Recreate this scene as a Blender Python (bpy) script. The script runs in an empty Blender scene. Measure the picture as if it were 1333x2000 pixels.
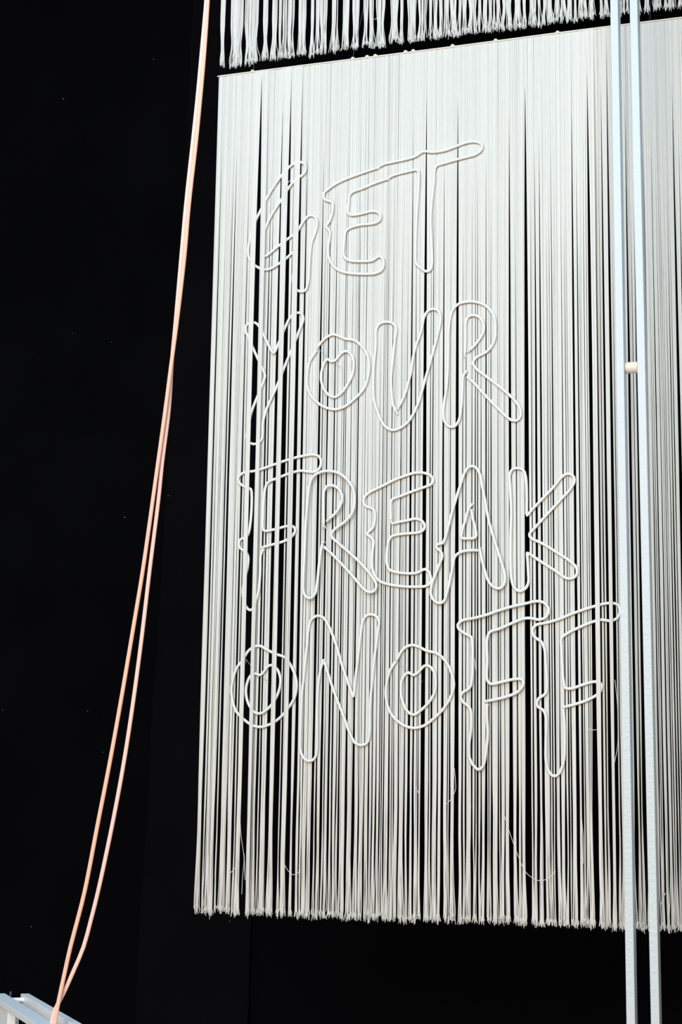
import bpy, math, random
import numpy as np
from mathutils import Matrix, Vector

random.seed(11)
rng = np.random.default_rng(5)
scene = bpy.context.scene
col = scene.collection

# ------------------------------------------------------------------ camera
FPX = 3242.0                      # focal length in pixels of the 1333x2000 frame
PP = np.array([666.5, 1000.0])
UP = np.array([271.0, -18297.0, FPX]); UP /= np.linalg.norm(UP)
XA = np.array([10258.0, -422.6, -FPX]); XA /= np.linalg.norm(XA)
XA = XA - UP * XA.dot(UP); XA /= np.linalg.norm(XA)
YA = np.cross(UP, XA)
ROT = np.array([XA, YA, UP])      # image axes (right, down, forward) -> world
CAM = np.array([1.85876756, -4.48281036, 1.5])
cd = bpy.data.cameras.new('camera')
cd.sensor_fit = 'VERTICAL'; cd.sensor_height = 36.0; cd.lens = FPX / 2000.0 * 36.0
cam = bpy.data.objects.new('camera', cd); col.objects.link(cam)
right, down, fwd = ROT[:, 0], ROT[:, 1], ROT[:, 2]
m3 = Matrix((tuple(right), tuple(-down), tuple(-fwd))).transposed()
cam.matrix_world = Matrix.Translation(Vector(CAM)) @ m3.to_4x4()
cd.clip_start = 0.05
scene.camera = cam

def ray(px, py):
    return ROT @ np.array([(px - PP[0]) / FPX, (py - PP[1]) / FPX, 1.0])
def on_y(px, py, y=0.0):
    d = ray(px, py); return CAM + d * ((y - CAM[1]) / d[1])
def on_z(px, py, z):
    d = ray(px, py); return CAM + d * ((z - CAM[2]) / d[2])
def on_plane(px, py, p0, n):
    d = ray(px, py); return CAM + d * (np.dot(np.array(p0) - CAM, n) / np.dot(d, n))

# ------------------------------------------------------------------ light
w = bpy.data.worlds.new('world'); scene.world = w; w.use_nodes = True
bg = w.node_tree.nodes['Background']
bg.inputs[0].default_value = (0.93, 0.97, 1.0, 1); bg.inputs[1].default_value = 0.12

def area(name, loc, target, sx, sy, power, color):
    l = bpy.data.lights.new(name, 'AREA'); l.shape = 'RECTANGLE'; l.size = sx; l.size_y = sy
    l.energy = power; l.color = color
    o = bpy.data.objects.new(name, l); col.objects.link(o); o.location = loc
    o.rotation_euler = (Vector(target) - Vector(loc)).to_track_quat('-Z', 'Y').to_euler()
    return o
area('ceiling_light_panel', (0.5, -2.6, 4.88), (0.7, -0.4, 1.8), 4.6, 2.2, 140, (0.43, 0.75, 1.0))
area('hall_light', (0.6, -8.5, 3.9), (0.8, 0.0, 1.4), 7.0, 2.4, 650, (1.0, 0.90, 0.77))

vs = scene.view_settings
vs.view_transform = 'Standard'; vs.look = 'None'; vs.gamma = 1.0; vs.use_curve_mapping = False
vs.exposure = 0.0

# ------------------------------------------------------------------ materials
def mat(name, color, rough=0.6, spec=0.3, bump=0.0, bscale=80.0, vary=0.0, noise_col=0.0, nscale=20.0, stretch=None):
    m = bpy.data.materials.new(name); m.use_nodes = True
    nt = m.node_tree; b = nt.nodes['Principled BSDF']
    b.inputs['Base Color'].default_value = (*color, 1)
    b.inputs['Roughness'].default_value = rough
    b.inputs['Specular IOR Level'].default_value = spec
    tc = nt.nodes.new('ShaderNodeTexCoord'); src = tc.outputs['Object']
    if stretch:
        mp = nt.nodes.new('ShaderNodeMapping'); mp.inputs['Scale'].default_value = stretch
        nt.links.new(src, mp.inputs[0]); src = mp.outputs[0]
    fac = None
    if vary:
        g = nt.nodes.new('ShaderNodeNewGeometry'); fac = (g.outputs['Random Per Island'], vary)
    if noise_col:
        n = nt.nodes.new('ShaderNodeTexNoise'); n.inputs['Scale'].default_value = nscale; n.inputs['Detail'].default_value = 4
        nt.links.new(src, n.inputs['Vector'])
    if vary or noise_col:
        mx = nt.nodes.new('ShaderNodeMix'); mx.data_type = 'RGBA'
        k = max(vary, noise_col)
        mx.inputs['A'].default_value = (*[c * (1 - k) for c in color], 1)
        mx.inputs['B'].default_value = (*[min(1, c * (1 + k)) for c in color], 1)
        if vary and noise_col:
            ad = nt.nodes.new('ShaderNodeMath'); ad.operation = 'MULTIPLY_ADD'
            nt.links.new(fac[0], ad.inputs[0]); ad.inputs[1].default_value = vary / k * 0.6
            ml = nt.nodes.new('ShaderNodeMath'); ml.operation = 'MULTIPLY'
            nt.links.new(n.outputs['Fac'], ml.inputs[0]); ml.inputs[1].default_value = noise_col / k * 0.6
            nt.links.new(ml.outputs[0], ad.inputs[2]); f = ad.outputs[0]
        else:
            f = fac[0] if vary else n.outputs['Fac']
        nt.links.new(f, mx.inputs['Factor']); nt.links.new(mx.outputs['Result'], b.inputs['Base Color'])
    if bump:
        n2 = nt.nodes.new('ShaderNodeTexNoise'); n2.inputs['Scale'].default_value = bscale; n2.inputs['Detail'].default_value = 3
        nt.links.new(src, n2.inputs['Vector'])
        bp = nt.nodes.new('ShaderNodeBump'); bp.inputs['Strength'].default_value = bump; bp.inputs['Distance'].default_value = 0.002
        nt.links.new(n2.outputs['Fac'], bp.inputs['Height']); nt.links.new(bp.outputs[0], b.inputs['Normal'])
    return m

M_BLACK = mat('black_drape_fabric', (0.0022, 0.0023, 0.0033), 0.95, 0.02, bump=0.25, bscale=60, noise_col=0.35, nscale=3)
M_BLACK2 = mat('charcoal_drape_fabric', (0.0034, 0.0034, 0.0047), 0.95, 0.02, bump=0.25, bscale=60, noise_col=0.35, nscale=3)
M_FLOOR = mat('warm_wood_floor', (0.50, 0.37, 0.25), 0.5, 0.3, noise_col=0.15, nscale=6, stretch=(1, 12, 1))
M_CEIL = mat('dark_ceiling', (0.02, 0.02, 0.022), 0.9, 0.1, noise_col=0.2, nscale=2)
M_YARN = mat('cream_cotton_yarn', (0.92, 0.92, 0.902), 0.95, 0.05, vary=0.07, noise_col=0.06, nscale=40, stretch=(8, 8, 1))
nt = M_YARN.node_tree; pb = nt.nodes['Principled BSDF']; tb = nt.nodes.new('ShaderNodeBsdfTranslucent'); ms = nt.nodes.new('ShaderNodeMixShader')
ms.inputs[0].default_value = 0.22                    # loosely spun cotton lets some light through
nt.links.new(pb.inputs['Base Color'].links[0].from_socket, tb.inputs['Color'])
nt.links.new(pb.outputs[0], ms.inputs[1]); nt.links.new(tb.outputs[0], ms.inputs[2])
nt.links.new(ms.outputs[0], nt.nodes['Material Output'].inputs['Surface'])
M_ROD = mat('cream_header_cord', (0.84, 0.81, 0.74), 0.8, 0.1, bump=0.3, bscale=300)
M_GLASS = mat('white_coated_glass', (0.86, 0.87, 0.86), 0.16, 0.5, noise_col=0.02, nscale=30)
M_WHITE = mat('white_powder_coat', (0.62, 0.685, 0.74), 0.42, 0.4, bump=0.8, bscale=130, noise_col=0.015, nscale=30)
M_WOOD = mat('pale_wood_dowel', (0.84, 0.74, 0.64), 0.55, 0.3, noise_col=0.08, nscale=30, stretch=(1, 8, 8), bump=0.1)
M_WHITE2 = mat('white_frame_paint', (0.80, 0.87, 0.95), 0.4, 0.4, bump=0.3, bscale=130, noise_col=0.015, nscale=30)
M_PINK = mat('pale_pink_cord', (0.93, 0.60, 0.55), 0.75, 0.2, bump=0.3, bscale=500, noise_col=0.03)
M_PEACH = mat('peach_cord', (0.93, 0.52, 0.40), 0.75, 0.2, bump=0.3, bscale=500, noise_col=0.03)
M_WIRE = mat('dark_blue_wire', (0.05, 0.065, 0.09), 0.5, 0.4, noise_col=0.1)
M_NYLON = mat('clear_nylon_line', (0.55, 0.60, 0.68), 0.25, 0.5, noise_col=0.05)
M_LINT = mat('white_lint', (0.5, 0.5, 0.5), 0.9, 0.1, noise_col=0.1)

# ------------------------------------------------------------------ mesh helpers
class MB:
    def __init__(s): s.v = []; s.f = []
    def add(s, v, f):
        o = len(s.v); s.v += [tuple(p) for p in v]; s.f += [tuple(i + o for i in q) for q in f]
    def tube(s, pts, rad, sides=6, closed=False, flat=1.0, cap=True):
        P = np.asarray(pts, float); n = len(P)
        r = np.full(n, rad) if np.isscalar(rad) else np.asarray(rad, float)
        if closed:
            T = np.roll(P, -1, 0) - np.roll(P, 1, 0)
        else:
            T = np.gradient(P, axis=0)
        T /= np.linalg.norm(T, axis=1)[:, None] + 1e-12
        ref = np.array([0, -1.0, 0]) if abs(T[0][1]) < 0.9 else np.array([1.0, 0, 0])
        u = ref - T[0] * ref.dot(T[0]); u /= np.linalg.norm(u)
        V = []; ang = np.linspace(0, 2 * math.pi, sides, endpoint=False)
        for i in range(n):
            u = u - T[i] * u.dot(T[i]); u /= np.linalg.norm(u) + 1e-12
            b = np.cross(T[i], u)
            for a in ang:
                V.append(P[i] + (u * math.cos(a) * flat + b * math.sin(a)) * r[i])
        F = []
        for i in range(n if closed else n - 1):
            j = (i + 1) % n
            for k in range(sides):
                l = (k + 1) % sides
                F.append((i * sides + k, i * sides + l, j * sides + l, j * sides + k))
        if not closed and cap:
            F.append(tuple(range(sides))[::-1]); F.append(tuple((n - 1) * sides + k for k in range(sides)))
        s.add(V, F)
    def prism(s, poly_a, poly_b):
        n = len(poly_a); V = list(poly_a) + list(poly_b)
        F = [tuple(range(n))[::-1], tuple(range(n, 2 * n))]
        F += [(k, (k + 1) % n, n + (k + 1) % n, n + k) for k in range(n)]
        s.add(V, F)
    def box(s, o, a, b, c):
        o, a, b, c = map(np.asarray, (o, a, b, c))
        s.prism([o, o + a, o + a + b, o + b], [o + c, o + a + c, o + a + b + c, o + b + c])
    def build(s, name, material, parent=None, smooth=True, bevel=0.0):
        me = bpy.data.meshes.new(name); me.from_pydata([tuple(map(float, p)) for p in s.v], [], s.f)
        me.materials.append(material)
        me.polygons.foreach_set('use_smooth', [smooth] * len(me.polygons)); me.update()
        o = bpy.data.objects.new(name, me); col.objects.link(o)
        if parent is not None:
            o.parent = parent; o.matrix_parent_inverse = Matrix.Translation(-Vector(parent.location))
        if bevel:
            bm = o.modifiers.new('bevel', 'BEVEL'); bm.width = bevel; bm.segments = 2; bm.limit_method = 'ANGLE'
        return o

def tag(o, label=None, cat=None, group=None, kind=None):
    if label: o['label'] = label
    if cat: o['category'] = cat
    if group: o['group'] = group
    if kind: o['kind'] = kind
    return o
def empty(name, loc):
    o = bpy.data.objects.new(name, None); col.objects.link(o); o.location = tuple(loc)
    o.empty_display_size = 0.05
    return o
def spline(P, step, closed=False):
    """centripetal Catmull-Rom through P, resampled about every `step` metres"""
    P = [np.asarray(p, float) for p in P]; n = len(P); out = []
    segs = n if closed else n - 1
    for i in range(segs):
        if closed:
            p0, p1, p2, p3 = P[i - 1], P[i], P[(i + 1) % n], P[(i + 2) % n]
        else:
            p1, p2 = P[i], P[i + 1]
            p0 = P[i - 1] if i else 2 * p1 - p2
            p3 = P[i + 2] if i + 2 < n else 2 * p2 - p1
        t0 = 0.0; t1 = t0 + np.linalg.norm(p1 - p0) ** .5 + 1e-6
        t2 = t1 + np.linalg.norm(p2 - p1) ** .5 + 1e-6; t3 = t2 + np.linalg.norm(p3 - p2) ** .5 + 1e-6
        k = max(2, int(np.linalg.norm(p2 - p1) / step))
        for t in np.linspace(t1, t2, k, endpoint=False):
            a1 = (t1 - t) / (t1 - t0) * p0 + (t - t0) / (t1 - t0) * p1
            a2 = (t2 - t) / (t2 - t1) * p1 + (t - t1) / (t2 - t1) * p2
            a3 = (t3 - t) / (t3 - t2) * p2 + (t - t2) / (t3 - t2) * p3
            b1 = (t2 - t) / (t2 - t0) * a1 + (t - t0) / (t2 - t0) * a2
            b2 = (t3 - t) / (t3 - t1) * a2 + (t - t1) / (t3 - t1) * a3
            out.append((t2 - t) / (t2 - t1) * b1 + (t - t1) / (t2 - t1) * b2)
    if not closed: out.append(P[-1])
    return np.array(out)

# ------------------------------------------------------------------ setting
Z_CEIL = 4.95
Y_WALL = 1.10
b = MB(); b.box((-4, -7, -0.1), (9, 0, 0), (0, 8.4, 0), (0, 0, 0.1)); tag(b.build('floor', M_FLOOR, smooth=False), kind='structure')
b = MB(); b.box((-4, -2.2, Z_CEIL), (9, 0, 0), (0, 3.6, 0), (0, 0, 0.1)); tag(b.build('ceiling', M_CEIL, smooth=False), kind='structure')
b = MB(); b.box((-4, Y_WALL + 0.06, 0), (9, 0, 0), (0, 0.1, 0), (0, 0, Z_CEIL)); wall = tag(b.build('wall_back', M_BLACK, smooth=False), kind='structure')
# black cloth drapes on the wall, each a hanging sheet with gentle folds; the seam seen left of the curtain
seam_px = [(375, 0), (369, 150), (345, 560), (322, 980), (312, 1162), (308, 1240), (295, 1400), (290, 1570), (277, 1725), (270, 1850)]
seam = [on_y(px, py, Y_WALL) for px, py in seam_px]
zs = np.array([p[2] for p in seam])[::-1]; xs = np.array([p[0] for p in seam])[::-1]
def seam_x(z): return float(np.interp(z, zs, xs))
def drape(edge_l, edge_r, y0, ph, cloth=None):
    m = MB(); NZ, NX = 26, 40; V = []; F = []
    for side in (0, 1):
        for i in range(NZ + 1):
            z = 0.004 + (Z_CEIL - 0.01) * i / NZ
            l, r = edge_l(z), edge_r(z)
            for j in range(NX + 1):
                x = l + (r - l) * j / NX
                y = y0 + 0.010 * math.sin(x * 5.2 + ph + 0.25 * z) + 0.006 * math.sin(x * 13 + ph * 2) + side * 0.006
                V.append((x, y, z))
    N = (NZ + 1) * (NX + 1)
    for side in (0, 1):
        for i in range(NZ):
            for j in range(NX):
                a = side * N + i * (NX + 1) + j; q = (a, a + 1, a + NX + 2, a + NX + 1)
                F.append(q if side == 0 else q[::-1])
    for i in range(NZ):
        for j in (0, NX):
            a = i * (NX + 1) + j; c = a + NX + 1; F.append((a, c, c + N, a + N))
    m.add(V, F); return m.build('drape_panel', cloth or M_BLACK, wall)
drape(lambda z: -3.9, lambda z: seam_x(z) + 0.15, Y_WALL + 0.03, 0.3)
drape(seam_x, lambda z: seam_x(z) + 0.42, Y_WALL, 1.9, M_BLACK2)
drape(lambda z: seam_x(z) + 0.38, lambda z: 4.9, Y_WALL + 0.03, 4.0)
for px, py, r in [(124, 193, 1.0), (300, 116, 0.7), (244, 1010, 1.0), (329, 968, 0.7), (218, 668, .6), (5, 1387, .8), (61, 1810, .8), (449, 1799, .8), (142, 651, .5), (171, 1389, .6), (202, 1469, .6)]:
    p = on_y(px, py, Y_WALL - 0.022); m = MB(); rr = r * 0.0016
    m.tube([p + np.array([-rr, 0, -rr]), p, p + np.array([rr * .4, 0, rr])], [rr * .5, rr, rr * .5], 5)
    m.build('lint', M_LINT, wall)

# ------------------------------------------------------------------ fringe curtains
ZTOP = 3.7235; ZROW = 1.529; ZBOT = 1.200
TR = 0.00125                                   # yarn radius
def fray(m, p, n, spread, length):
    for _ in range(n):
        d = np.array([random.gauss(0, spread), random.gauss(0, spread * .6), -length * random.uniform(.5, 1.2)])
        m.tube([p, p + d * .5 + np.array([random.gauss(0, spread * .2), 0, 0]), p + d], [TR * .75, TR * .7, TR * .5], 4, cap=False)

def g_open(s):
    return float(np.interp(s, [0, .03, .12, .29, .5, 1, 1.2], [0, .11, .38, .68, .86, 1, 1.03]))

# left / right edge of each yarn bundle along the row 225 px above the fringe ends
BUND = [(386.6,395.6),(399.2,403.2),(403.7,421.7),(424.6,427.3),(430.9,444.2),(445.3,455.5),(458.8,461.3),(462.9,471.9),(483.1,491.7),(492.4,494.4),(495.3,500.2),
 (504.3,506.6),(509.2,520.3),(525.9,534.9),(545.5,548.0),(549.9,560.5),(567.3,574),(579.8,585.2),(586,591.5),(592,600),(600.4,608.9),(613.6,616.8),(619,625.8),(629.4,633.4),
 (633.8,640.2),(643.8,647.1),(649.3,656.5),(657.4,660.4),(662.8,675.2),(677.5,689.2),(691.9,700),(700.9,711.2),(712,720.2),(720.8,726.1),(727.6,734.2),(735.3,741.4),(742.5,744.7),(745.4,749),
 (750.2,759),(760.4,765.2),(766,768.4),(769.4,777.4),(778.9,789.7),(790.9,796.3),(800,806.3),(807.3,816.2),(817.2,822.5),(828.8,836.9),(838.2,841.2),(844,854),(855.3,861.7),(866.2,874.3),
 (875.4,877.4),(878.9,888.2),(895.9,902.2),(904.6,909.2),(909.9,920.6),(923.3,927.8),(929.8,932.5),(934.8,939.5),(940.7,949),(952.6,954.8),(955.6,959.8),(960.5,974.2),(975.4,978.2),(979.3,986.8),
 (987.8,996.2),(1002.7,1010.8),(1013.1,1019.3),(1020,1027.4),(1038.7,1042.3),(1044.2,1050),(1055,1060.3),(1063.7,1075),(1077.4,1080.4),(1082,1085),(1087,1096),(1096.4,1105.3),(1106.8,1112.5),
 (1114.2,1116.5),(1117.3,1128.7),(1132.7,1138),(1141.3,1143.6),(1144.4,1160.2),(1168,1177.9),(1180.2,1184.9),(1187,1190),(1195.3,1203.4),(1209.2,1212),(1213.9,1222),(1225,1231),(1233,1241),
 (1245.7,1251.1),(1253.1,1256.5),(1264,1270),(1273,1279),(1282,1287.7),(1289.9,1291.9),(1293.2,1295.8),(1298,1304.3),(1306.2,1313.3),(1314.4,1316),(1317.8,1322.3),(1323.4,1326.8),(1329.5,1332),(1333.6,1340),(1347,1354),(1356,1362)]
FRONT = {7, 8, 13, 15, 84, 87}     # bundles that hang in front of the glass letters
Y_FRONT = -0.0125
edges = [(on_y(a, 1555, Y_FRONT if i in FRONT else 0.002)[0] + TR * 1.15, on_y(c, 1555, Y_FRONT if i in FRONT else 0.002)[0] - TR * 1.15) for i, (a, c) in enumerate(BUND)]
flat_edges = [(on_y(a, 1555)[0], on_y(c, 1555)[0]) for a, c in BUND]      # the same clumps where they leave the header
x = edges[-1][1]
while x < 1.93:                                        # the curtain runs on past the right edge of the view
    gap = random.choice([.002, .003, .005, .008]); wd = random.uniform(.005, .02)
    edges.append((x + gap, x + gap + wd)); flat_edges.append(edges[-1]); x = edges[-1][1]

curtain = tag(empty('string_curtain', (0.95, 0, ZBOT)), 'tall cream yarn fringe curtain hanging from a thin cord, carrying the glass lettering', 'curtain')
x_left = edges[0][0] - 0.0005
m = MB()
xx = np.linspace(x_left - 0.004, edges[-1][1] + 0.01, 150)
m.tube([(a, -0.001, ZTOP + 0.0006 * math.sin(a * 7)) for a in xx], [0.0022 + 0.0002 * random.random() for _ in xx], 8)
rod = m.build('header_cord', M_ROD, curtain)
for px, py in [(494, 133), (690, 110), (718, 105), (734, 103), (793, 97), (808, 96), (885, 87), (969, 76), (1090, 62)]:
    p = on_y(px, py + 4); kn = MB(); c = np.array([p[0], -0.002, ZTOP + 0.001])
    kn.tube([c + np.array([-.006, 0, .000]), c + np.array([-.003, 0, .0015]), c + np.array([0, 0, .0022]), c + np.array([.003, 0, .0014]), c + np.array([.006, 0, 0])], [.0016, .0036, .0042, .0036, .0016], 7)
    kn.build('knot', M_ROD, rod)

def make_bundle(parent, l, r, bl, br, ztop, zend, zrow, front=False, opening=g_open, closing=0.0015, density=0.0016, back=0.25, splay=0.0020):
    """yarns of one clump: at the header they fill bl..br, lower down they draw together to l..r"""
    n = max(2, int(round((br - bl) / density)))
    m = MB(); H = ztop - zrow
    S = np.array([0, .012, .03, .06, .1, .16, .24, .34, .46, .58, .7, .8, .9, 1.0, 1.06, 1.1]) 
    smax = (ztop - zend) / H
    S = S[S < smax - 0.19]; S = np.append(S, [smax - .17, smax - .135, smax - .10, smax - .07, smax - .045, smax - .025, smax - .010, smax - .003])
    ylag = rng.uniform(0.0002, 0.0022, n)
    bph = random.uniform(0, 6.3); zend = zend + random.gauss(0, .0022); lowlen = 0.20 * 2.2 / H if H > 1.5 else 0.12; neck = random.uniform(0.05, .36); cx = (l + r) / 2
    fs = (l + r - bl - br) / 2 if front else 0.0
    for i in range(n):
        u = (i + 0.5 + random.uniform(-.35, .35)) / n
        u2 = min(1, max(0, u + random.gauss(0, .07)))
        isback = random.random() < back
        yy = ylag[i] + (0.0012 if isback else 0)
        if front: yy = Y_FRONT + random.uniform(-.0008, .0008)
        ph1, ph2 = random.uniform(0, 6.3), random.uniform(0, 6.3)
        ze = zend + random.gauss(0, .0028) + (.010 * random.random() if random.random() < .1 else 0)
        pts = []
        dsp = random.gauss(0, splay)
        for k, s in enumerate(S):
            g = opening(s)
            if front:
                t0 = min(1, s * 4); L = bl + fs * t0 + (l - bl - fs) * g; R = br + fs * t0 + (r - br - fs) * g
            else:
                L = bl + max(0, (l - bl) * g - closing * max(0, 1 - s)); R = br - max(0, (br - r) * g - closing * max(0, 1 - s))
            t = min(1, s * 1.3); uu = u * (1 - t) + u2 * t
            xx = L + (R - L) * uu
            wob = min(1, s * 1.2)
            xx += wob * (.0004 * math.sin(s * 9 + ph1) + .0003 * math.sin(s * 23 + ph2))
            low = max(0, (s - (smax - lowlen)) / lowlen)
            xx += low ** 2 * dsp + low * (.0011 * math.sin(s * 26 + bph) + .0011 * math.sin(s * 41 + ph1))
            xx += (cx - xx) * neck * math.sin(math.pi * min(1, low * 1.05)) * (1 if low < .95 else 0)
            y = yy * (min(1, s * 4) if front else 1) + .0005 * wob * math.sin(s * 11 + ph2)
            pts.append((xx, y, ztop - s * H + .013 * (s / smax) ** 8 if k < len(S) - 1 else ze + .013))
        tr = TR * random.uniform(.9, 1.12)
        rr = [tr * (1 - .30 * max(0, (s - (smax - lowlen)) / lowlen)) for s in S]
        m.tube(pts, rr, 6, cap=False)
        fray(m, np.array(pts[-1]) + np.array([0, 0, .002]), 2, .0021, .020)
    return m.build('strand_bundle', M_YARN, parent)

mids = [(flat_edges[i][1] + flat_edges[i + 1][0]) / 2 for i in range(len(edges) - 1)]
for i, (l, r) in enumerate(edges):
    bl = x_left if i == 0 else mids[i - 1]
    br = r if i == len(edges) - 1 else mids[i]
    if i == 0: l = x_left + .0002
    make_bundle(curtain, l, r, bl, br, ZTOP, ZBOT + 0.0015 * math.sin(l * 9), ZROW, front=i in FRONT)

# upper curtain: only its hanging ends reach into view
UPB = [(438,447),(458,481.6),(484.5,512),(520.4,530),(538,548.5),(550.6,556.6),(557.5,581.7),(589,604.6),(613,619.6),(623,630),(631,646),(654,663),(664,665.6),(676,688),(694,708),(715.4,725.4),(726,736.6),
 (740,759),(767.7,784),(787.5,793.5),(800.5,820),(820.5,840),(842,849.6),(851,860),(862.5,870),(872.6,882),(883.5,899),(901,907),(907.8,917.4),(919,937),(938.9,946),(948.5,957),(958.2,966.6),(967.8,972),(973.3,982),
 (983.7,1006),(1009,1022.7),(1024.2,1032.5),(1038,1053),(1054.2,1060),(1060.8,1085.7),(1087,1098),(1098.4,1110.5),(1111.2,1122.7),(1125,1131.8),(1135,1150.7),(1154.5,1165.5),(1174.8,1180.4),(1183,1192.6),(1196,1203),(1211.9,1216),
 (1218.2,1232),(1238,1244),(1248.6,1253),(1261.7,1273),(1280,1296.6),(1300,1308),(1310.6,1321),(1330.7,1342)]
YU = 0.03
upper = tag(empty('string_curtain', (0.95, YU, 3.75)), 'frayed lower ends of the white yarn curtain in the tier above', 'curtain')
ue = [(on_y(a, 45, YU)[0] + TR * .8, on_y(c, 45, YU)[0] - TR * .8) for a, c in UPB]
x = ue[-1][1]
while x < 1.93:
    gap = random.uniform(.003, .014); wd = random.uniform(.006, .022); ue.append((x + gap, x + gap + wd)); x = ue[-1][1]
ZU = 4.80
m = MB(); m.tube([(a, YU, ZU) for a in np.linspace(ue[0][0] - .006, ue[-1][1] + .01, 40)], 0.004, 8); m.build('header_rod', M_ROD, upper)
for xr in (0.15, 0.95, 1.8):
    m = MB(); m.tube([(xr, YU, ZU), (xr, YU, Z_CEIL + .002)], 0.0016, 6); m.build('suspension_wire', M_WIRE, upper)
um = [(ue[i][1] + ue[i + 1][0]) / 2 for i in range(len(ue) - 1)]
up_open = lambda s: float(np.interp(s, [0, .1, .4, 1], [0, .45, .85, 1]))
zl, zr = on_y(445, 134, YU)[2], on_y(1290, 25, YU)[2]
xl_, xr_ = on_y(445, 134, YU)[0], on_y(1290, 25, YU)[0]
for i, (l, r) in enumerate(ue):
    bl = l - .002 if i == 0 else um[i - 1]; br = r if i == len(ue) - 1 else um[i]
    ze = zl + (zr - zl) * (l - xl_) / (xr_ - xl_) + random.uniform(-.004, .004)
    make_bundle(upper, l, r, bl, br, ZU, ze, 3.9, opening=up_open, closing=0.0004, density=0.0018, back=.1, splay=.003)

# wires that carry the lower header cord
for (pa, pb) in [((688, 112), (714, 0)), ((496, 141), (499, 0)), ((1270, 42), (1272, 0))]:
    a = on_y(*pa, 0.012); c = on_y(*pb, 0.012); a[2] = ZTOP; d = (c - a) / (c[2] - a[2])
    e = a + d * (Z_CEIL - a[2]); m = MB(); m.tube([a, (a + e) / 2, e], 0.0014, 6); m.build('suspension_wire', M_WIRE, curtain)
# stray ends of yarn
LOOSE = [[(450,1706),(455,1700),(459,1696)], [(468,1560),(471,1630),(477,1678),(474,1715),(472.5,1747)], [(477,1668),(478,1690),(479,1719)], [(553,1655),(555,1685),(567,1705),(576,1708.6),(588,1699)],
 [(409.5,1770),(409.5,1783),(409.5,1796)], [(985,1590),(997.5,1630),(1013,1672),(1029,1705),(1053,1720),(1071,1715.5),(1086,1702)], [(888,1500),(890.5,1530),(890.5,1541),(884,1557),(873.4,1570.5)],
 [(1202,1328),(1206.8,1376),(1208,1424),(1206.8,1460),(1200.8,1491)], [(1149,1423),(1157,1426),(1166,1425)], [(1116.8,1411),(1120.4,1417),(1120.4,1424)], [(556.8,395),(557.5,378),(560,362),(567,352)],
 [(810,1535),(815,1542),(819,1552)], [(927,1285),(929,1300),(931,1316)], [(544,228),(552,219),(556,222)], [(1137,1600),(1140,1640),(1140,1687)], [(1290,1770),(1297,1752),(1301,1744)]]
for P in LOOSE:
    m = MB(); m.tube(spline([on_y(a, c, -.031) for a, c in P], .006), TR * .62, 5); m.build('loose_thread', M_YARN, curtain)
m = MB(); m.tube(spline([on_y(a, c, YU - .02) for a, c in [(724.5, 38.8), (731, 38), (736.6, 35.4), (742, 30)]], .004), TR * .7, 5); m.build('loose_thread', M_YARN, upper)

# ------------------------------------------------------------------ glass letters
CR = {'C1': (460, 260, 1333/300), 'C2': (720, 260, 1333/300), 'C3': (460, 580, 1333/300), 'C4': (720, 580, 1333/320), 'D1': (450, 870, 1333/300),
      'D2': (690, 890, 1333/230), 'D3': (840, 890, 1333/310), 'D4': (440, 1180, 1333/320), 'D5': (740, 1170, 1333/320), 'D6': (920, 1160, 1333/320)}
def px_of(c, P):
    x0, y0, s = CR[c]; return [(x0 + a / s, y0 + e / s) for a, e in P]
G = px_of('C1', [(612,310),(600,268),(550,250),(480,285),(410,360),(310,500),(220,670),(170,780),(130,900),(112,1040),(125,1100),(180,1155),(240,1183),(300,1178),(400,1120),(440,1090),(500,1038),(530,1035),(530,1090),(512,1180),(500,1250),(512,1335),(560,1375),(608,1365),(632,1290),(642,1150),(662,950),(692,870),(710,790),(700,735),(655,712),(610,740),(570,800),(530,860),(440,930),(350,1000),(250,1070),(232,1030),(240,900),(280,780),(320,700),(400,580),(460,480),(530,400),(595,352)])
E1 = px_of('C1', [(1222,305),(1100,345),(920,415),(820,475),(768,525),(775,575),(840,600),(848,640),(838,710),(815,770),(788,810),(820,850),(815,930),(805,1000),(812,1080),(850,1150),(900,1190),(960,1210),(1100,1222),(1220,1215),(1275,1185),(1290,1130),(1272,1078),(1240,1072),(1190,1105),(1090,1112),(990,1105),(945,1070),(945,950),(960,850),(990,825),(1090,795),(1190,785),(1250,760),(1262,715),(1230,682),(1170,680),(1090,700),(1000,710),(978,690),(985,600),(990,540),(1020,510),(1100,480),(1220,430),(1310,400)])
T1 = px_of('C2', [(100,287),(130,270),(310,230),(410,200),(475,160),(560,165),(660,150),(760,115),(860,80),(940,75),(985,100),(985,140),(940,180),(820,215),(660,260),(590,285),(575,320),(570,420),(550,600),(540,760),(548,950),(552,1140),(535,1190),(500,1200),(450,1165),(415,1130),(410,1000),(415,800),(430,550),(437,350),(425,320),(330,335),(220,365),(190,380)])
Y1 = px_of('C3', [(90,300),(95,250),(130,222),(175,225),(210,260),(260,360),(310,460),(335,490),(360,440),(430,270),(480,175),(530,138),(575,145),(590,190),(560,280),(500,430),(430,600),(350,800),(265,990),(240,1090),(228,1240),(185,1275),(130,1270),(100,1230),(115,1120),(140,1000),(190,870),(250,720),(258,680),(230,610),(170,480),(110,340)])
O1 = px_of('C3', [(712,440),(740,400),(800,345),(850,325),(900,340),(960,365),(1030,375),(1080,410),(1130,470),(1160,560),(1155,680),(1120,790),(1040,880),(960,945),(880,975),(800,965),(730,930),(660,860),(625,780),(625,660),(645,560),(696,478)])
H1 = px_of('C3', [(800,540),(830,560),(870,550),(910,500),(955,470),(1000,490),(1025,550),(1020,660),(980,750),(910,845),(860,870),(810,850),(760,780),(745,700),(755,620),(780,560)])
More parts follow.
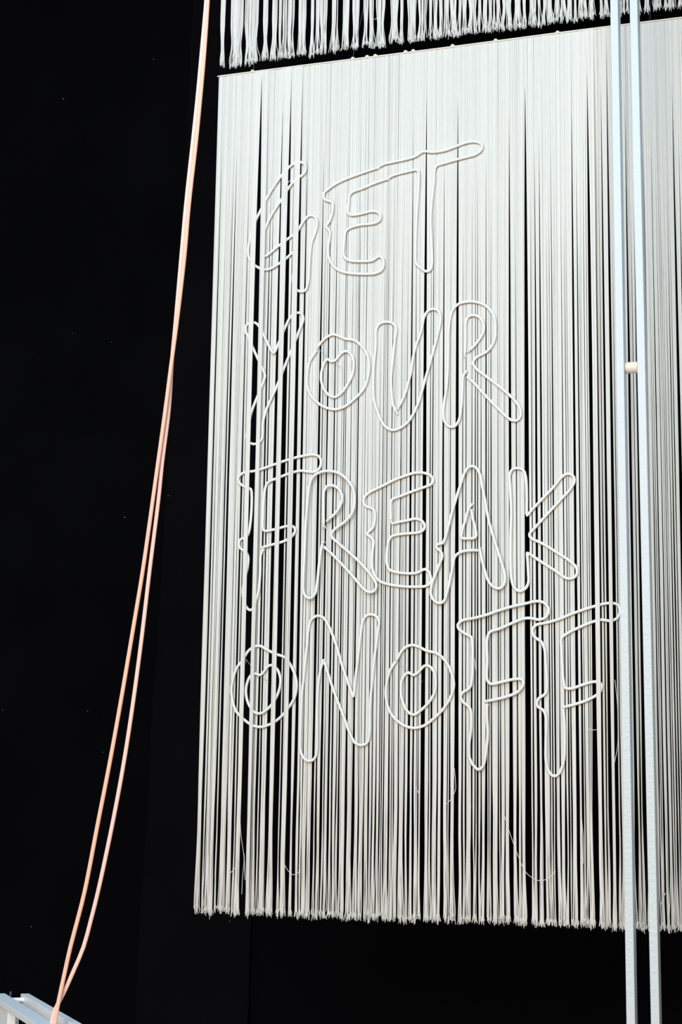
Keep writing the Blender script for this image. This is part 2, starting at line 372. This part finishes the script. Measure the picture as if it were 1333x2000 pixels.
U1 = px_of('C4', [(245,900),(290,810),(340,640),(380,420),(430,280),(455,160),(490,110),(535,97),(575,120),(588,180),(560,320),(520,470),(460,680),(400,880),(320,1020),(240,1075),(190,1083),(130,1045),(80,950),(45,830),(40,700),(45,550),(60,400),(65,260),(90,220),(140,203),(200,215),(225,250),(215,350),(200,500),(185,650),(190,800),(205,890),(230,940)])
R1 = px_of('C4', [(790,615),(772,645),(765,760),(755,900),(735,1010),(700,1055),(660,1055),(620,1010),(610,940),(640,700),(650,450),(652,280),(680,120),(730,60),(810,38),(880,42),(960,75),(1020,150),(1035,280),(1020,370),(970,440),(870,500),(852,540),(875,580),(950,640),(1080,740),(1190,840),(1235,910),(1240,970),(1210,1005),(1160,1000),(1080,930),(960,810),(860,700),(815,660)])
R1b = px_of('C4', [(785,470),(790,350),(795,200),(815,160),(860,148),(910,170),(940,230),(935,290),(900,350),(850,410),(820,435)])
F2 = px_of('D1', [(280,885),(370,860),(470,830),(530,795),(565,740),(550,705),(500,700),(400,725),(300,742),(285,725),(285,600),(290,480),(310,350),(330,320),(420,280),(540,235),(620,220),(690,230),(740,228),(780,190),(788,130),(770,95),(720,80),(640,90),(560,108),(440,145),(330,185),(220,220),(110,240),(70,280),(80,325),(130,360),(180,380),(187,430),(185,560),(175,680),(160,760),(140,795),(90,815),(75,850),(85,890),(130,920),(155,960),(150,1060),(120,1180),(110,1280),(125,1370),(160,1425),(190,1425),(215,1370),(245,1270),(260,1100),(265,950),(280,915)])
R2 = px_of('D1', [(800,850),(790,900),(770,1050),(755,1200),(735,1290),(700,1325),(660,1315),(635,1265),(635,1150),(645,950),(655,700),(670,500),(690,340),(720,270),(790,230),(860,222),(940,240),(1010,290),(1065,370),(1080,470),(1065,570),(1010,650),(930,710),(885,750),(880,790),(930,840),(1040,935),(1150,1040),(1240,1150),(1270,1210),(1255,1260),(1205,1275),(1160,1245),(1060,1130),(940,1000),(860,920),(825,890)])
R2b = px_of('D1', [(812,690),(810,560),(815,400),(840,355),(890,348),(940,375),(970,430),(965,500),(920,580),(850,645)])
E2 = px_of('D2', [(465,765),(520,750),(610,735),(700,715),(770,730),(810,780),(805,830),(760,865),(640,880),(500,895),(430,920),(400,980),(385,1100),(385,1220),(405,1285),(470,1315),(590,1332),(710,1330),(770,1305),(810,1285),(855,1310),(880,1370),(875,1440),(830,1475),(740,1485),(560,1480),(420,1460),(320,1430),(270,1390),(225,1300),(215,1180),(225,1050),(232,960),(200,920),(162,890),(180,860),(225,820),(245,740),(245,640),(225,600),(160,580),(120,540),(130,470),(190,415),(330,345),(480,270),(600,225),(700,195),(800,195),(870,220),(910,270),(890,320),(800,360),(660,410),(520,465),(440,500),(425,560),(432,740)])
A2 = px_of('D3', [(385,795),(340,795),(260,810),(210,850),(195,920),(175,1020),(150,1130),(120,1220),(85,1240),(40,1220),(10,1170),(15,1090),(50,990),(90,890),(105,840),(90,800),(53,768),(65,745),(110,735),(130,690),(160,580),(200,430),(250,270),(295,140),(330,95),(370,90),(410,130),(450,300),(500,560),(560,760),(610,920),(632,1010),(625,1080),(590,1115),(540,1105),(500,1065),(470,990),(440,880),(420,790)])
A2b = px_of('D3', [(352,470),(370,560),(390,650),(385,688),(330,695),(268,690),(268,650),(300,540),(330,440),(345,420)])
K2 = px_of('D3', [(820,830),(825,900),(828,980),(830,1060),(810,1110),(760,1140),(715,1115),(690,1050),(680,900),(680,700),(685,450),(675,250),(672,160),(695,115),(740,105),(785,120),(805,170),(815,330),(815,450),(818,505),(850,465),(940,370),(1040,265),(1110,180),(1155,152),(1200,165),(1217,205),(1190,270),(1100,370),(980,500),(880,610),(838,660),(850,690),(950,740),(1080,820),(1190,895),(1235,945),(1235,1000),(1200,1030),(1150,1030),(1060,970),(950,900),(845,830)])
O2 = px_of('D4', [(155,435),(190,380),(240,345),(285,340),(340,370),(410,405),(490,435),(530,490),(570,580),(582,660),(565,760),(510,850),(440,930),(370,975),(290,1000),(220,985),(150,935),(90,870),(60,780),(52,690),(70,590),(100,510),(130,475)])
H2 = px_of('D4', [(250,565),(285,578),(320,545),(350,505),(385,497),(425,530),(450,600),(445,680),(410,770),(350,850),(290,890),(240,880),(190,810),(170,720),(180,640),(210,580)])
N1 = px_of('D4', [(795,470),(780,520),(760,640),(750,800),(748,1000),(745,1200),(725,1260),(680,1278),(635,1245),(615,1190),(615,1000),(625,750),(645,550),(665,350),(680,200),(700,130),(750,95),(800,110),(845,180),(900,320),(960,520),(1020,690),(1043,755),(1060,620),(1080,450),(1100,280),(1125,130),(1160,88),(1220,92),(1252,130),(1240,250),(1215,450),(1195,650),(1180,850),(1175,1060),(1155,1130),(1110,1148),(1060,1130),(1020,1060),(960,900),(890,720),(840,570),(815,490)])
O3 = px_of('D5', [(142,510),(165,460),(210,400),(270,375),(330,390),(390,420),(480,445),(540,500),(590,590),(612,700),(590,790),(530,890),(440,980),(370,1030),(290,1050),(210,1030),(130,970),(80,890),(60,790),(65,690),(90,590),(128,522)])
H3 = px_of('D5', [(250,600),(285,620),(330,590),(370,545),(410,545),(450,590),(465,670),(455,760),(410,840),(350,900),(290,942),(240,920),(195,830),(180,740),(190,660),(220,610)])
F3 = px_of('D5', [(885,830),(960,815),(1070,785),(1140,750),(1180,690),(1170,655),(1120,650),(1020,670),(910,690),(885,660),(885,500),(885,320),(905,270),(990,240),(1090,195),(1180,160),(1230,155),(1310,168),(1365,145),(1385,90),(1360,40),(1300,18),(1190,38),(1080,63),(950,103),(890,125),(780,155),(680,175),(645,210),(655,245),(710,285),(755,310),(765,370),(765,500),(760,660),(740,725),(680,765),(668,800),(690,840),(740,880),(755,960),(750,1080),(735,1200),(740,1290),(770,1350),(815,1390),(850,1360),(875,1240),(888,1100),(882,950),(882,872)])
F4 = px_of('D6', [(765,920),(860,895),(970,855),(1040,810),(1070,755),(1050,720),(1000,715),(910,740),(820,770),(770,765),(755,700),(745,580),(740,450),(740,360),(790,320),(890,270),(1000,225),(1070,210),(1130,220),(1190,200),(1215,150),(1205,95),(1160,75),(1090,80),(960,115),(830,160),(720,205),(620,235),(530,255),(500,300),(520,350),(575,390),(600,440),(610,560),(620,700),(610,810),(555,850),(538,890),(550,920),(595,950),(615,1020),(612,1200),(615,1370),(640,1450),(680,1485),(720,1460),(755,1370),(765,1200),(762,1050),(755,955)])
LET = [('G in the word GET, top left', [(G, 1)], 0), ('E between the G and T of GET', [(E1, 0)], 0), ('T ending the word GET', [(T1, 0)], 0),
       ('Y starting the word YOUR', [(Y1, 1)], 0), ('O of YOUR with a heart inside', [(O1, 0), (H1, 1)], 0), ('U of YOUR, open at the bottom of its inner stroke', [(U1, 0)], 0), ('R ending the word YOUR', [(R1, 0), (R1b, 0)], 0),
       ('F starting the word FREAK', [(F2, 0)], 0), ('R second in the word FREAK', [(R2, 0), (R2b, 0)], 1), ('E in the middle of FREAK', [(E2, 0)], 0), ('A with a small triangle inside, in FREAK', [(A2, 0), (A2b, 0)], .5), ('K ending the word FREAK', [(K2, 0)], 0),
       ('O of ON with a heart inside, lowest left', [(O2, 0), (H2, 1)], 0), ('N of ON in the bottom row', [(N1, 0)], 0), ('O of OFF with a heart inside', [(O3, 0), (H3, 1)], 0), ('F in the middle of OFF', [(F3, 0)], .5), ('F ending OFF, its bar reaching the white pole', [(F4, 0)], 0)]
TUBE_R = 0.0042
for lab, paths, depth in LET:
    y = -0.0058 - 0.0088 * depth
    allp = [on_y(a, c, y) for P, _ in paths for a, c in P]
    lo = np.min(allp, axis=0); hi = np.max(allp, axis=0)
    root = tag(empty('neon_letter', ((lo[0] + hi[0]) / 2, y, lo[2])), 'white glass tube letter ' + lab, 'neon sign', 'glass tube letters on the yarn curtain')
    for P, closed in paths:
        W = [on_y(a, c, y) for a, c in P]
        path = spline(W, .007, bool(closed))
        heart = P in (H1, H2, H3)
        m = MB(); m.tube(path, TUBE_R, 9, closed=bool(closed))
        t = m.build('heart_tube' if heart else ('inner_tube' if P is not paths[0][0] else 'glass_tube'), M_GLASS, root)
        if not closed:
            for e, nb in ((path[0], path[2]), (path[-1], path[-3])):
                d = (e - nb) / np.linalg.norm(e - nb); bk = np.array([0, 1.0, 0]); q = MB()
                q.tube([e - d * .002, e + d * .002 + bk * .0003, e + d * .0042 + bk * .002, e + d * .0052 + bk * .006, e + d * .0052 + bk * .028], [TUBE_R * 1.0, TUBE_R * 1.03, TUBE_R * 1.03, TUBE_R, TUBE_R * .9], 9)
                q.build('electrode_end', M_GLASS, t)
    if len(paths) == 2 and paths[1][0] in (H1, H2, H3):        # nylon line that ties the heart into its ring
        h = paths[1][0]; a = paths[0][0][0]; c = h[0]
        p1 = on_y(a[0], a[1], y - .002); p2 = on_y(c[0] + 6, c[1] + 2, y - .003); p3 = on_y(c[0] + 26, c[1] + 17, y - .001)
        m = MB(); m.tube([p1, p2, p3], .0005, 4); m.build('support_line', M_NYLON, root)

# ------------------------------------------------------------------ white double pole in front of the curtain
PY, PW, PD = -0.28, 0.0212, 0.046
pf = tag(empty('double_pole', (1.29, PY, 0)), 'pair of slim white textured poles joined by a short wooden dowel', 'pole')
def line_x(a, c):            # x as a linear function of z through two measured points of a pole's left edge
    p, q = on_y(*a, PY), on_y(*c, PY); return lambda z: p[0] + (q[0] - p[0]) * (z - p[2]) / (q[2] - p[2])
lines = [line_x((1194, 100), (1222.7, 1900)), line_x((1232.4, 100), (1270, 1900))]
for fx in lines:
    m = MB(); zz = np.linspace(0, Z_CEIL, 12)
    V = []; F = []
    for z in zz:
        xl = fx(z); V += [(xl, PY, z), (xl + PW, PY, z), (xl + PW, PY + PD, z), (xl, PY + PD, z)]
    for i in range(len(zz) - 1):
        for k in range(4): F.append((i * 4 + k, i * 4 + (k + 1) % 4, i * 4 + 4 + (k + 1) % 4, i * 4 + 4 + k))
    F += [(3, 2, 1, 0), tuple((len(zz) - 1) * 4 + k for k in range(4))]
    m.add(V, F); m.build('pole', M_WHITE, pf, smooth=False, bevel=.0018)
for z in (on_y(1234, 713.5, PY)[2], on_y(1234, 713.5, PY)[2] - 1.75):
    m = MB(); xa, xb = lines[0](z) + PW - .001, lines[1](z) + .001
    m.tube([(a, PY + PD / 2, z) for a in np.linspace(xa, xb, 5)], 0.0148, 28); m.build('dowel', M_WOOD, pf)

# ------------------------------------------------------------------ low white rail frame, bottom left
ZF = 1.05
u = np.array([.629, -.777, 0]); u /= np.linalg.norm(u); wv = np.array([-u[1], u[0], 0])   # along the rails towards the viewer / across
P1 = on_z(10, 1940, ZF); P2 = on_z(56.7, 1940.3, ZF)
rf = tag(empty('rail_frame', (P1[0] + .3, P1[1] - .4, 0)), 'low white frame of two parallel rails and legs, cord tied between them', 'frame')
zv = np.array([0, 0, 1.0]); LEN = 1.5
m = MB(); m.box(P1 - wv * .0372 - zv * .013, u * LEN, wv * .0372, zv * .013); m.build('front_rail', M_WHITE2, rf, smooth=False, bevel=.0012)
m = MB(); m.box(P2 - wv * .0198 - zv * .034, u * LEN, wv * .0198, zv * .034); m.build('rear_rail', M_WHITE2, rf, smooth=False, bevel=.0012)
for s in (.052, 1.42):
    m = MB(); a = P1 + u * s - zv * .010 - wv * .02; c = P2 + u * (s - .0163) - zv * .010 - wv * .008
    m.tube([a + (c - a) * t for t in np.linspace(0, 1, 5)], .0052, 16); m.build('dowel', M_WOOD if s > 1 else M_WHITE2, rf)
K = on_z(15.3, 1972.5, ZF - .013)
for s in (0, 1.0):
    m = MB(); m.box(K + u * s, wv * .0185, -u * .10, -zv * K[2]); m.build('leg', M_WHITE2, rf, smooth=False, bevel=.001)
    m = MB(); kk = K + wv * .0245 - u * .05 + u * s; m.box(kk, wv * .011, -u * .03, -zv * kk[2]); m.build('leg', M_WHITE2, rf, smooth=False, bevel=.001)
kn = on_z(19, 1939.5, ZF) + wv * .004 - u * .01; m = MB()
m.tube([kn - zv * .012, kn - zv * .004, kn, kn + zv * .0018, kn + zv * .0026], [.0026, .0026, .0026, .0022, .001], 10); m.build('bolt', M_WIRE, rf)

# ------------------------------------------------------------------ two cords rising from the frame
nf = np.array([-.306, .952, 0]); base = on_z(107, 1998, ZF)
PEACH = [(407.5,-20),(406.5,0),(399.8,100),(391,200),(383.6,275),(369.5,400),(360.8,500),(344.5,640),(336.3,700),(323.3,800),(309.5,900),(298.3,980),(279.8,1110),(258.3,1240),(236.2,1370),(214.5,1490),(191,1610),(165.8,1740),(150.8,1800),(137.6,1850),(127.6,1895),(115.8,1950),(110,1980),(107.5,1998)]
PINK = [(404,-20),(403,0),(394.3,100),(385,200),(377,275),(363.5,400),(354.5,500),(342.2,640),(336.5,700),(330,800),(317.5,900),(309.2,980),(293,1110),(277.7,1240),(260.5,1370),(242,1490),(219.7,1610),(192,1740),(178,1796),(163.2,1850),(144.4,1895),(126.5,1935),(119,1950),(108.8,1970),(102,1992)]
def cord(P, dy, material, label):
    W = [on_plane(a, c, base + nf * dy(c), nf) for a, c in P]
    d = (W[0] - W[1]) / (W[0] - W[1])[2]
    top = W[0] + d * (Z_CEIL - W[0][2])
    e = W[-1]
    tail = [e + np.array([0, 0, -.012]), e + np.array([0, 0, -.035]) - wv * .010, e + np.array([0, 0, -.045]) - wv * .028]
    path = spline([top, (top + W[0]) / 2] + W + tail, .02)
    m = MB(); m.tube(path, .0046, 12, flat=.72); o = m.build('elastic_cord', material)
    tag(o, label, 'cord', 'cords tied to the low white frame')
cord(PEACH, lambda y: 0.0, M_PEACH, 'taut peach cord, the left one where the pair parts below')
cord(PINK, lambda y: float(np.interp(y, [0, 560, 640, 780, 900, 1900, 1960, 2000], [.0075, .0075, .010, .010, .0075, .0075, .010, .010])), M_PINK, 'slack pale pink cord, the right one where the pair parts below')
